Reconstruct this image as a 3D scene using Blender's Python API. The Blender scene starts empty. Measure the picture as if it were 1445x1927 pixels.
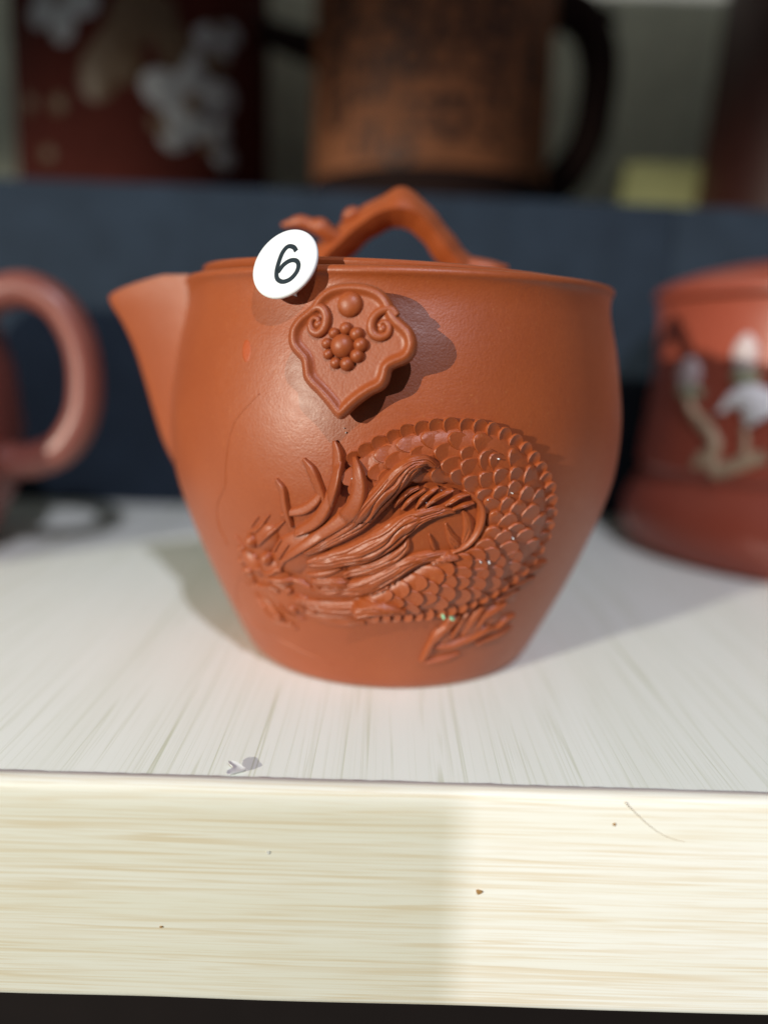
import bpy, bmesh, math, random
from mathutils import Vector, Matrix, noise

# ------------------------------------------------------------------ camera, world, lamps, exposure
U = 0.01                                  # all lengths below are centimetres
PI = math.pi
rad = math.radians
sc = bpy.context.scene
COL = sc.collection

def V(x, y, z):
    return Vector((x, y, z))

CAM = V(0.0, -16.5, 5.9)
PITCH, ROLL = rad(-11.4), rad(1.7)
fw = V(0, math.cos(PITCH), math.sin(PITCH))
r0 = V(1, 0, 0)
u0 = r0.cross(fw)
rt = r0 * math.cos(ROLL) + u0 * math.sin(ROLL)
up = -r0 * math.sin(ROLL) + u0 * math.cos(ROLL)
cd = bpy.data.cameras.new('camera')
cam = bpy.data.objects.new('camera', cd)
COL.objects.link(cam)
M3 = Matrix((rt, up, -fw)).transposed()
cam.matrix_world = Matrix.Translation(CAM * U) @ M3.to_4x4()
cd.sensor_fit = 'HORIZONTAL'
cd.sensor_width = 36.0
cd.lens = 36.0 * 1500 / 1445
cd.clip_start = 0.005
cd.clip_end = 50
cd.dof.use_dof = True
cd.dof.focus_distance = 11.75 * U
cd.dof.aperture_fstop = 6.4
cd.dof.aperture_blades = 0
sc.camera = cam

w = bpy.data.worlds.new('World')
sc.world = w
w.use_nodes = True
bg = w.node_tree.nodes['Background']
bg.inputs[0].default_value = (0.80, 0.92, 1.0, 1)
bg.inputs[1].default_value = 0.12

def lamp(name, az, el, target, dist, power, col, radius, cone, top=None, blend=0.06):
    """a shop spotlight; az/el give the way its light travels at the target; top = a point on the cone's upper rim"""
    a, e = rad(az), rad(el)
    d = V(math.sin(a) * math.cos(e), math.cos(a) * math.cos(e), -math.sin(e))
    pos = target - d * dist
    e2 = e
    if top is not None:
        q = (top - pos).normalized()
        e2 = math.asin(-q.z) + rad(cone / 2)
    d2 = V(math.sin(a) * math.cos(e2), math.cos(a) * math.cos(e2), -math.sin(e2))
    ld = bpy.data.lights.new(name, 'SPOT')
    ld.energy = power
    ld.color = col
    ld.shadow_soft_size = radius * U
    ld.spot_size = rad(cone)
    ld.spot_blend = blend
    o = bpy.data.objects.new(name, ld)
    COL.objects.link(o)
    o.location = pos * U
    o.rotation_euler = d2.to_track_quat('-Z', 'Y').to_euler()
    return o

# the low, strong lamp from the left; its cone fades out above the riser
lamp('spotlight_low', 45, 9.5, V(0, -3, 5), 210, 172, (1.0, 0.97, 0.82), 0.9, 84, top=V(-2, 20, 20), blend=0.12)
# the high lamp from the front, a little to the right
lamp('spotlight_high', -12, 45, V(0, -3, 4), 220, 96, (0.87, 0.87, 1.0), 1.9, 60)

sc.view_settings.view_transform = 'Standard'
sc.view_settings.look = 'None'
sc.view_settings.exposure = 0.10
sc.view_settings.gamma = 1.0
sc.view_settings.use_curve_mapping = False
sc.render.engine = 'CYCLES'
sc.cycles.use_denoising = True
sc.cycles.max_bounces = 8
sc.cycles.sample_clamp_indirect = 6
random.seed(6)

# ------------------------------------------------------------------ helpers
def tag(o, label=None, cat=None, group=None, kind=None):
    if label: o['label'] = label
    if cat: o['category'] = cat
    if group: o['group'] = group
    if kind: o['kind'] = kind
    return o

def empty(name, loc=(0, 0, 0)):
    o = bpy.data.objects.new(name, None)
    o.empty_display_size = 0.01
    o.location = Vector(loc) * U
    COL.objects.link(o)
    return o

def build(name, verts, faces, mat, parent=None, smooth=True, sharp=40, origin=None):
    """verts in cm, world space"""
    og = Vector(origin) if origin is not None else (parent_origin(parent) if parent else V(0, 0, 0))
    me = bpy.data.meshes.new(name)
    me.from_pydata([((Vector(v) - og) * U)[:] for v in verts], [], faces)
    bm = bmesh.new()
    bm.from_mesh(me)
    bmesh.ops.remove_doubles(bm, verts=bm.verts, dist=1e-7)
    bmesh.ops.recalc_face_normals(bm, faces=bm.faces)
    bm.to_mesh(me)
    bm.free()
    if smooth:
        me.shade_smooth()
        if sharp:
            me.set_sharp_from_angle(angle=rad(sharp))
    me.materials.append(mat)
    o = bpy.data.objects.new(name, me)
    COL.objects.link(o)
    if parent is not None:
        o.parent = parent
        o.location = (og - parent_origin(parent)) * U
    else:
        o.location = og * U
    return o

def parent_origin(p):
    loc = Vector((0, 0, 0))
    while p is not None:
        loc += p.location
        p = p.parent
    return loc / U

def grid_faces(n, k, closed_k=False, closed_n=False, off=0):
    f = []
    for i in range(n if closed_n else n - 1):
        for j in range(k if closed_k else k - 1):
            a = off + i * k + j
            b = off + i * k + (j + 1) % k
            c = off + ((i + 1) % n) * k + (j + 1) % k
            d = off + ((i + 1) % n) * k + j
            f.append((a, b, c, d))
    return f

def cr(pts, n):
    """Catmull-Rom resample of tuples to n points"""
    P = [tuple(p) for p in pts]
    P = [tuple(2 * a - b for a, b in zip(P[0], P[1]))] + P + [tuple(2 * a - b for a, b in zip(P[-1], P[-2]))]
    m = len(P) - 3
    out = []
    for i in range(n):
        t = i * m / (n - 1)
        k = min(int(t), m - 1)
        u = t - k
        a, b, c, d = P[k:k + 4]
        out.append(tuple(0.5 * (2 * b_ + (c_ - a_) * u + (2 * a_ - 5 * b_ + 4 * c_ - d_) * u * u + (3 * b_ - a_ - 3 * c_ + d_) * u ** 3)
                         for a_, b_, c_, d_ in zip(a, b, c, d)))
    return out

def lathe(name, prof, axis, mat, parent=None, seg=128, sharp=40, z0=0.0, closed=False):
    verts = []
    for r, z in prof:
        for j in range(seg):
            a = 2 * PI * j / seg
            verts.append((axis[0] + r * math.cos(a), axis[1] + r * math.sin(a), z0 + z))
    f = grid_faces(len(prof), seg, closed_k=True, closed_n=closed)
    return build(name, verts, f, mat, parent, sharp=sharp)

def tube(name, pts, mat, parent=None, seg=14, n=None, flat=1.0, sharp=60, facets=0):
    """pts = (x, y, z, r); round tube with closed ends"""
    P = cr(pts, n) if n else pts
    verts = []
    k = len(P)
    prevN = None
    for i, p in enumerate(P):
        a = Vector(P[max(i - 1, 0)][:3])
        b = Vector(P[min(i + 1, k - 1)][:3])
        T = (b - a).normalized()
        if prevN is None:
            N = T.cross(V(0, 1, 0))
            if N.length < 0.1: N = T.cross(V(0, 0, 1))
        else:
            N = prevN - T * prevN.dot(T)
        N.normalize()
        prevN = N
        B = T.cross(N)
        for j in range(seg):
            t = 2 * PI * j / seg
            q = 1.0
            if facets: q = 1 / max(abs(math.cos((t % (2 * PI / facets)) - PI / facets)), .1) * .92
            verts.append(Vector(p[:3]) + (N * math.cos(t) + B * math.sin(t) * flat) * p[3] * q)
    f = grid_faces(k, seg, closed_k=True)
    f.append(tuple(range(seg)))
    f.append(tuple((k - 1) * seg + j for j in range(seg)))
    return build(name, verts, f, mat, parent, sharp=sharp)

def box(name, lo, hi, mat, parent=None, bevel=0.0, segs=2):
    (x0, y0, z0), (x1, y1, z1) = lo, hi
    v = [(x, y, z) for x in (x0, x1) for y in (y0, y1) for z in (z0, z1)]
    f = [(0, 1, 3, 2), (4, 6, 7, 5), (0, 4, 5, 1), (2, 3, 7, 6), (0, 2, 6, 4), (1, 5, 7, 3)]
    o = build(name, v, f, mat, parent, smooth=False)
    if bevel:
        bm = bmesh.new()
        bm.from_mesh(o.data)
        bmesh.ops.bevel(bm, geom=list(bm.edges), offset=bevel * U, segments=segs, profile=0.5, affect='EDGES')
        bm.to_mesh(o.data)
        bm.free()
        o.data.shade_smooth()
        o.data.set_sharp_from_angle(angle=rad(35))
    return o

# ------------------------------------------------------------------ materials
def new_mat(name):
    m = bpy.data.materials.new(name)
    m.use_nodes = True
    nt = m.node_tree
    return m, nt, nt.nodes['Principled BSDF']

def nd(nt, t, **kw):
    n = nt.nodes.new(t)
    for k, v in kw.items():
        if k.startswith('i_'):
            n.inputs[k[2:].replace('_', ' ')].default_value = v
        else:
            setattr(n, k, v)
    return n

def clay(name, c1, c2, rough=0.5, grain=1.0, spec=0.5, sheen=0.0):
    m, nt, b = new_mat(name)
    L = nt.links.new
    tc = nd(nt, 'ShaderNodeTexCoord')
    n1 = nd(nt, 'ShaderNodeTexNoise'); n1.inputs['Scale'].default_value = 55; n1.inputs['Detail'].default_value = 5
    n2 = nd(nt, 'ShaderNodeTexNoise'); n2.inputs['Scale'].default_value = 2600; n2.inputs['Detail'].default_value = 3
    n3 = nd(nt, 'ShaderNodeTexNoise'); n3.inputs['Scale'].default_value = 700; n3.inputs['Detail'].default_value = 4
    for n in (n1, n2, n3): L(tc.outputs['Object'], n.inputs['Vector'])
    cr_ = nd(nt, 'ShaderNodeValToRGB')
    cr_.color_ramp.elements[0].position = 0.3; cr_.color_ramp.elements[0].color = (*c1, 1)
    cr_.color_ramp.elements[1].position = 0.7; cr_.color_ramp.elements[1].color = (*c2, 1)
    mx = nd(nt, 'ShaderNodeMath', operation='MULTIPLY_ADD')
    mx.inputs[1].default_value = 0.45
    L(n2.outputs['Fac'], mx.inputs[0])
    sm = nd(nt, 'ShaderNodeMath', operation='MULTIPLY'); sm.inputs[1].default_value = 0.55
    L(n1.outputs['Fac'], sm.inputs[0]); L(sm.outputs[0], mx.inputs[2])
    L(mx.outputs[0], cr_.inputs['Fac'])
    # pale mineral grains
    n4 = nd(nt, 'ShaderNodeTexNoise'); n4.inputs['Scale'].default_value = 1500; n4.inputs['Detail'].default_value = 1
    L(tc.outputs['Object'], n4.inputs['Vector'])
    gr = nd(nt, 'ShaderNodeMapRange'); gr.inputs['From Min'].default_value = .70; gr.inputs['From Max'].default_value = .80; gr.inputs['To Max'].default_value = .28
    L(n4.outputs['Fac'], gr.inputs['Value'])
    mg = nd(nt, 'ShaderNodeMix', data_type='RGBA'); mg.inputs[7].default_value = (min(1, c2[0] * 1.3), c2[1] * 2.2, c2[2] * 3.5, 1)
    L(gr.outputs[0], mg.inputs[0]); L(cr_.outputs['Color'], mg.inputs[6])
    L(mg.outputs[2], b.inputs['Base Color'])
    # faint turning marks round the wall
    mt = nd(nt, 'ShaderNodeMapping'); mt.inputs['Scale'].default_value = (12, 12, 420)
    L(tc.outputs['Object'], mt.inputs['Vector'])
    n5 = nd(nt, 'ShaderNodeTexNoise'); n5.inputs['Scale'].default_value = 1.0; n5.inputs['Detail'].default_value = 3
    L(mt.outputs[0], n5.inputs['Vector'])
    rr = nd(nt, 'ShaderNodeMapRange'); rr.inputs['To Min'].default_value = rough - 0.07; rr.inputs['To Max'].default_value = rough + 0.07
    L(n3.outputs['Fac'], rr.inputs['Value']); L(rr.outputs[0], b.inputs['Roughness'])
    b.inputs['Specular IOR Level'].default_value = spec
    if sheen:
        b.inputs['Sheen Weight'].default_value = sheen
        b.inputs['Sheen Roughness'].default_value = 0.5
    ad = nd(nt, 'ShaderNodeMath', operation='ADD')
    ad0 = nd(nt, 'ShaderNodeMath', operation='MULTIPLY_ADD'); ad0.inputs[1].default_value = 0.8
    L(n5.outputs['Fac'], ad0.inputs[0]); L(n3.outputs['Fac'], ad0.inputs[2])
    L(n2.outputs['Fac'], ad.inputs[0]); L(ad0.outputs[0], ad.inputs[1])
    bp = nd(nt, 'ShaderNodeBump'); bp.inputs['Strength'].default_value = 0.22 * grain; bp.inputs['Distance'].default_value = 0.00018
    L(ad.outputs[0], bp.inputs['Height']); L(bp.outputs['Normal'], b.inputs['Normal'])
    return m

def plain(name, c, rough=0.6, spec=0.4, var=0.12, scale=60, bump=0.1):
    m, nt, b = new_mat(name)
    L = nt.links.new
    tc = nd(nt, 'ShaderNodeTexCoord')
    n = nd(nt, 'ShaderNodeTexNoise'); n.inputs['Scale'].default_value = scale; n.inputs['Detail'].default_value = 6
    L(tc.outputs['Object'], n.inputs['Vector'])
    r = nd(nt, 'ShaderNodeValToRGB')
    r.color_ramp.elements[0].position = 0.3; r.color_ramp.elements[0].color = (*[x * (1 - var) for x in c], 1)
    r.color_ramp.elements[1].position = 0.7; r.color_ramp.elements[1].color = (*[min(1, x * (1 + var)) for x in c], 1)
    L(n.outputs['Fac'], r.inputs['Fac']); L(r.outputs['Color'], b.inputs['Base Color'])
    b.inputs['Roughness'].default_value = rough
    b.inputs['Specular IOR Level'].default_value = spec
    bp = nd(nt, 'ShaderNodeBump'); bp.inputs['Strength'].default_value = bump; bp.inputs['Distance'].default_value = 0.0003
    L(n.outputs['Fac'], bp.inputs['Height']); L(bp.outputs['Normal'], b.inputs['Normal'])
    return m

def wood(name, base, line, vein, along, specs, rough=0.42):
    """printed wood laminate; specs = (scale, stretch, half width, strength) of each family of thin grain lines"""
    m, nt, b = new_mat(name)
    L = nt.links.new
    tc = nd(nt, 'ShaderNodeTexCoord')
    def field(sc_, st, detail, seed):
        mp = nd(nt, 'ShaderNodeMapping')
        q = [sc_, sc_, sc_]
        q[along] = sc_ / st
        mp.inputs['Scale'].default_value = q
        mp.inputs['Location'].default_value = (seed, seed * 1.7, seed * 0.3)
        L(tc.outputs['Object'], mp.inputs['Vector'])
        n = nd(nt, 'ShaderNodeTexNoise'); n.inputs['Scale'].default_value = 1.0
        n.inputs['Detail'].default_value = detail
        L(mp.outputs[0], n.inputs['Vector'])
        return n.outputs['Fac']
    g = field(specs[0][0] * .5, specs[0][1] * .5, 3, 1.3)
    r = nd(nt, 'ShaderNodeMapRange'); r.inputs['From Min'].default_value = .35; r.inputs['From Max'].default_value = .65
    L(g, r.inputs['Value'])
    m1 = nd(nt, 'ShaderNodeMix', data_type='RGBA')
    m1.inputs[6].default_value = (*base, 1); m1.inputs[7].default_value = (*vein, 1)
    L(r.outputs[0], m1.inputs[0])
    col = m1.outputs[2]
    first = None
    for k, (sc_, st, hw, power) in enumerate(specs):
        n = field(sc_, st, 1.5, 3.1 + 4.7 * k)
        sb = nd(nt, 'ShaderNodeMath', operation='SUBTRACT'); sb.inputs[1].default_value = .5
        L(n, sb.inputs[0])
        ab = nd(nt, 'ShaderNodeMath', operation='ABSOLUTE'); L(sb.outputs[0], ab.inputs[0])
        mr = nd(nt, 'ShaderNodeMapRange', interpolation_type='SMOOTHSTEP')
        mr.inputs['From Min'].default_value = hw; mr.inputs['From Max'].default_value = 0.0
        L(ab.outputs[0], mr.inputs['Value'])
        br = field(sc_ * .8, st * .35, 2, 9.9 + k)
        bm_ = nd(nt, 'ShaderNodeMapRange'); bm_.inputs['From Min'].default_value = .36; bm_.inputs['From Max'].default_value = .62
        bm_.inputs['To Max'].default_value = power
        L(br, bm_.inputs['Value'])
        mu = nd(nt, 'ShaderNodeMath', operation='MULTIPLY'); L(mr.outputs[0], mu.inputs[0]); L(bm_.outputs[0], mu.inputs[1])
        mx = nd(nt, 'ShaderNodeMix', data_type='RGBA')
        L(mu.outputs[0], mx.inputs[0]); L(col, mx.inputs[6]); mx.inputs[7].default_value = (*line, 1)
        col = mx.outputs[2]
        if first is None: first = mu.outputs[0]
    L(col, b.inputs['Base Color'])
    b.inputs['Roughness'].default_value = rough
    bp = nd(nt, 'ShaderNodeBump'); bp.inputs['Strength'].default_value = 0.10; bp.inputs['Distance'].default_value = 0.0002
    bp.invert = True
    L(first, bp.inputs['Height']); L(bp.outputs['Normal'], b.inputs['Normal'])
    return m

CLAY = clay('orange_red_clay', (0.285, 0.053, 0.0085), (0.355, 0.075, 0.0135), rough=0.45, spec=0.62, sheen=0.03)
CLAY_RED = clay('deep_red_clay', (0.30, 0.058, 0.032), (0.36, 0.078, 0.044), rough=0.36, spec=0.5)
CLAY_HANDLE = clay('rose_brown_clay', (0.19, 0.055, 0.042), (0.25, 0.075, 0.055), rough=0.36)
CLAY_DARK = plain('dark_red_clay', (0.058, 0.012, 0.009), 0.9, spec=0.1)
CLAY_BROWN = plain('brown_clay', (0.235, 0.082, 0.034), 0.75, var=0.25, scale=40)
BLACK_CLAY = plain('black_brown_clay', (0.018, 0.008, 0.007), 0.85, spec=0.15)
VASE = plain('near_black_red_clay', (0.05, 0.012, 0.009), 0.5)
STAMP = plain('dark_stamp', (0.055, 0.020, 0.012), 0.6)
WHITE = plain('white_plastic', (0.86, 0.87, 0.88), 0.35, var=0.01, bump=0.0)
INK = plain('grey_black_ink', (0.012, 0.022, 0.03), 0.4, bump=0)
SHELF = wood('pale_laminate_top', (0.85, 0.88, 0.82), (0.56, 0.59, 0.44), (0.82, 0.85, 0.78), 1,
             [(230, 120, .010, .80), (520, 140, .018, .55), (1500, 110, .05, .30)])
BAND = wood('cream_laminate_edge', (0.93, 0.915, 0.84), (0.78, 0.66, 0.47), (0.90, 0.88, 0.78), 0,
            [(520, 80, .045, .70), (1000, 80, .06, .70), (2300, 70, .10, .45)])
NAVY = plain('navy_cloth', (0.018, 0.028, 0.043), 0.85, spec=0.2, var=0.15, scale=90)
WALL = plain('cream_wall', (0.80, 0.78, 0.62), 0.9, spec=0.2)
YELLOW = plain('pale_wall_strip', (0.42, 0.41, 0.19), 0.7)  # tone of the lit strip at the wall's foot
PETAL = plain('white_petal', (0.34, 0.34, 0.36), 0.8, spec=0.1)
BIRD = plain('white_glaze', (0.85, 0.83, 0.82), 0.4)
PINKBUD = plain('pink_white_glaze', (0.50, 0.40, 0.40), 0.4, var=0.2, scale=300)
GREENBUD = plain('pale_green_glaze', (0.34, 0.34, 0.22), 0.4)
TWIG = plain('tan_glaze', (0.42, 0.30, 0.19), 0.5, var=0.25, scale=300)
GOLD = plain('gold_brown_glaze', (0.095, 0.052, 0.026), 0.5)
GREEN = plain('mint_green_residue', (0.30, 0.62, 0.36), 0.4)
SPECK = plain('brown_speck', (0.36, 0.20, 0.07), 0.6)
PAPER = plain('dirty_white_flake', (0.66, 0.66, 0.66), 0.5)
DARK = plain('dark_cabinet', (0.012, 0.008, 0.008), 0.8, spec=0.2)
CRACK = plain('tan_crack', (0.66, 0.56, 0.44), 0.7)
PUTTY = plain('grey_edge_line', (0.50, 0.45, 0.42), 0.6)

# ------------------------------------------------------------------ setting: shelf, riser, wall
EDGE_Y, RIS_Y, RIS_Z = -6.53, 12.9, 11.3
shelf = tag(box('shelf_board', (-45, EDGE_Y + .20, -3.5), (45, 30, 0), SHELF, bevel=0.02), kind='structure')

# edge band: one strip with rounded corners, butted against the board's front
def band():
    n, prof = 2, []
    y1, y0, zt, zb, r = EDGE_Y + .20, EDGE_Y, -.004, -3.52, .17
    prof.append((y1, zt))
    for i in range(6):
        a = PI / 2 + i / 5 * PI / 2
        prof.append((y0 + r + math.cos(a) * r, zt - r + math.sin(a) * r))
    for i in range(6):
        a = PI + i / 5 * PI / 2
        prof.append((y0 + r + math.cos(a) * r, zb + r + math.sin(a) * r))
    prof.append((y1, zb))
    xs = [-45 + i * 0.5 for i in range(181)]
    v = [(x, y + .012 * noise.noise(V(x * .35, 0, 0)), z + .012 * noise.noise(V(x * .5, 3, 0))) for x in xs for y, z in prof]
    f = grid_faces(len(xs), len(prof))
    return build('edge_band', v, f, BAND, shelf, sharp=50)
band_o = band()
def edge_line():
    xs = [-20 + i * .08 for i in range(501)]
    v = []
    for x in xs:
        a = .05 + .022 * noise.noise(V(x * 1.7, 1, 0)) + .018 * noise.noise(V(x * 6, 5, 0))
        for dy, dz in ((-.012, .002), (0, .010), (a, .008), (a + .012, .0015)):
            v.append((x, EDGE_Y + .165 + dy, dz))
    return build('glue_line', v, grid_faces(len(xs), 4), PUTTY, shelf)
edge_line()
def speck(x, z, r, mat, name='speck', sq=1.0):
    v = [(x, EDGE_Y - .022, z)]
    f = []
    n = 10
    for k, (q, y) in enumerate(((.7, -.018), (1, .02))):
        for j in range(n):
            a = 2 * PI * j / n
            rr = r * q * (1 + .2 * math.sin(3 * a + x * 9))
            v.append((x + math.cos(a) * rr, EDGE_Y + y, z + math.sin(a) * rr * sq))
    for j in range(n):
        f.append((0, 1 + j, 1 + (j + 1) % n))
        f.append((1 + j, 1 + n + j, 1 + n + (j + 1) % n, 1 + (j + 1) % n))
    return build(name, v, f, mat, band_o)
speck(1.5, -1.54, .055, SPECK, 'brown_speck', .75)
speck(3.31, -.42, .028, SPECK, 'brown_speck')
speck(-1.47, -1.01, .035, PAPER, 'white_speck')
speck(-3.0, -2.25, .03, SPECK, 'brown_speck', .5)
def crack():
    P = cr([(3.42, -.07), (3.55, -.2), (3.72, -.36), (3.9, -.5), (4.1, -.6), (4.3, -.65)], 40)
    v = []
    for i, (x, z) in enumerate(P):
        x += random.uniform(-.006, .006); ww = .004 * (1 - .5 * i / 39)
        v += [(x - ww, EDGE_Y - .008, z - ww), (x, EDGE_Y - .018, z), (x + ww, EDGE_Y - .008, z + ww)]
    build('hairline_crack', v, grid_faces(40, 3), CRACK, band_o)
crack()

# curled flake on the shelf's front edge
def flake():
    v = []
    n, k = 9, 6
    for i in range(n):
        u = i / (n - 1)
        for j in range(k):
            t = j / (k - 1) - .5
            wd = .20 * math.sin(PI * (.12 + .8 * u)) * (1 + .3 * math.sin(u * 9 + j))
            x = -2.02 + .16 * math.sin(u * 2.6 + .4) - .10 + t * wd
            y = EDGE_Y + .23 + u * .30
            z = .012 + .025 * (2 * abs(t)) ** 2 * (1 - .4 * u) + .03 * u * u
            v.append((x, y, z))
    n0 = len(v)
    v += [(x, y, z + .018) for x, y, z in v]
    f = grid_faces(n, k) + grid_faces(n, k, off=n0)
    rim = [i * k for i in range(n)] + [(n - 1) * k + j for j in range(1, k)] + [i * k + k - 1 for i in range(n - 2, -1, -1)] + list(range(k - 2, 0, -1))
    for a, b in zip(rim, rim[1:] + rim[:1]):
        f.append((a, b, b + n0, a + n0))
    o = build('flake', v, f, PAPER, None, origin=(-2.02, EDGE_Y + .35, 0))
    tag(o, 'small curled whitish flake lying on the shelf near its front edge', 'flake')
flake()

riser = tag(box('display_riser', (-45, RIS_Y + .15, 0.004), (45, 30, RIS_Z - .12), NAVY), kind='structure')
box('riser_panel', (-45, RIS_Y, .006), (9.86, RIS_Y + .148, RIS_Z), NAVY, riser, bevel=.06)
box('riser_panel', (9.90, RIS_Y + .012, .006), (45, RIS_Y + .148, RIS_Z - .02), NAVY, riser, bevel=.06)
box('riser_top', (-45, RIS_Y + .15, RIS_Z - .118), (45, 30, RIS_Z - .02), NAVY, riser)
for o in riser.children:
    for vv in o.data.vertices:
        if vv.co.z > .05: vv.co.z -= vv.co.x * .011
wall = tag(box('back_wall', (-60, 30.1, -30), (60, 31, 70), WALL), kind='structure')
upper = tag(box('upper_shelf', (-60, EDGE_Y, 31.2), (60, 16.5, 34.6), SHELF, bevel=.05), kind='structure')
lower = tag(box('lower_back_panel', (-60, 12, -40), (60, 13, -3.6), DARK), kind='structure')
# unseen board, added only to keep the high lamp off the edge band's left part
shade_board = tag(box('added_shade_board', (-4.6, -26.6, -40), (5.3, -26, 20.9), DARK, bevel=.1), kind='structure')

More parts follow.
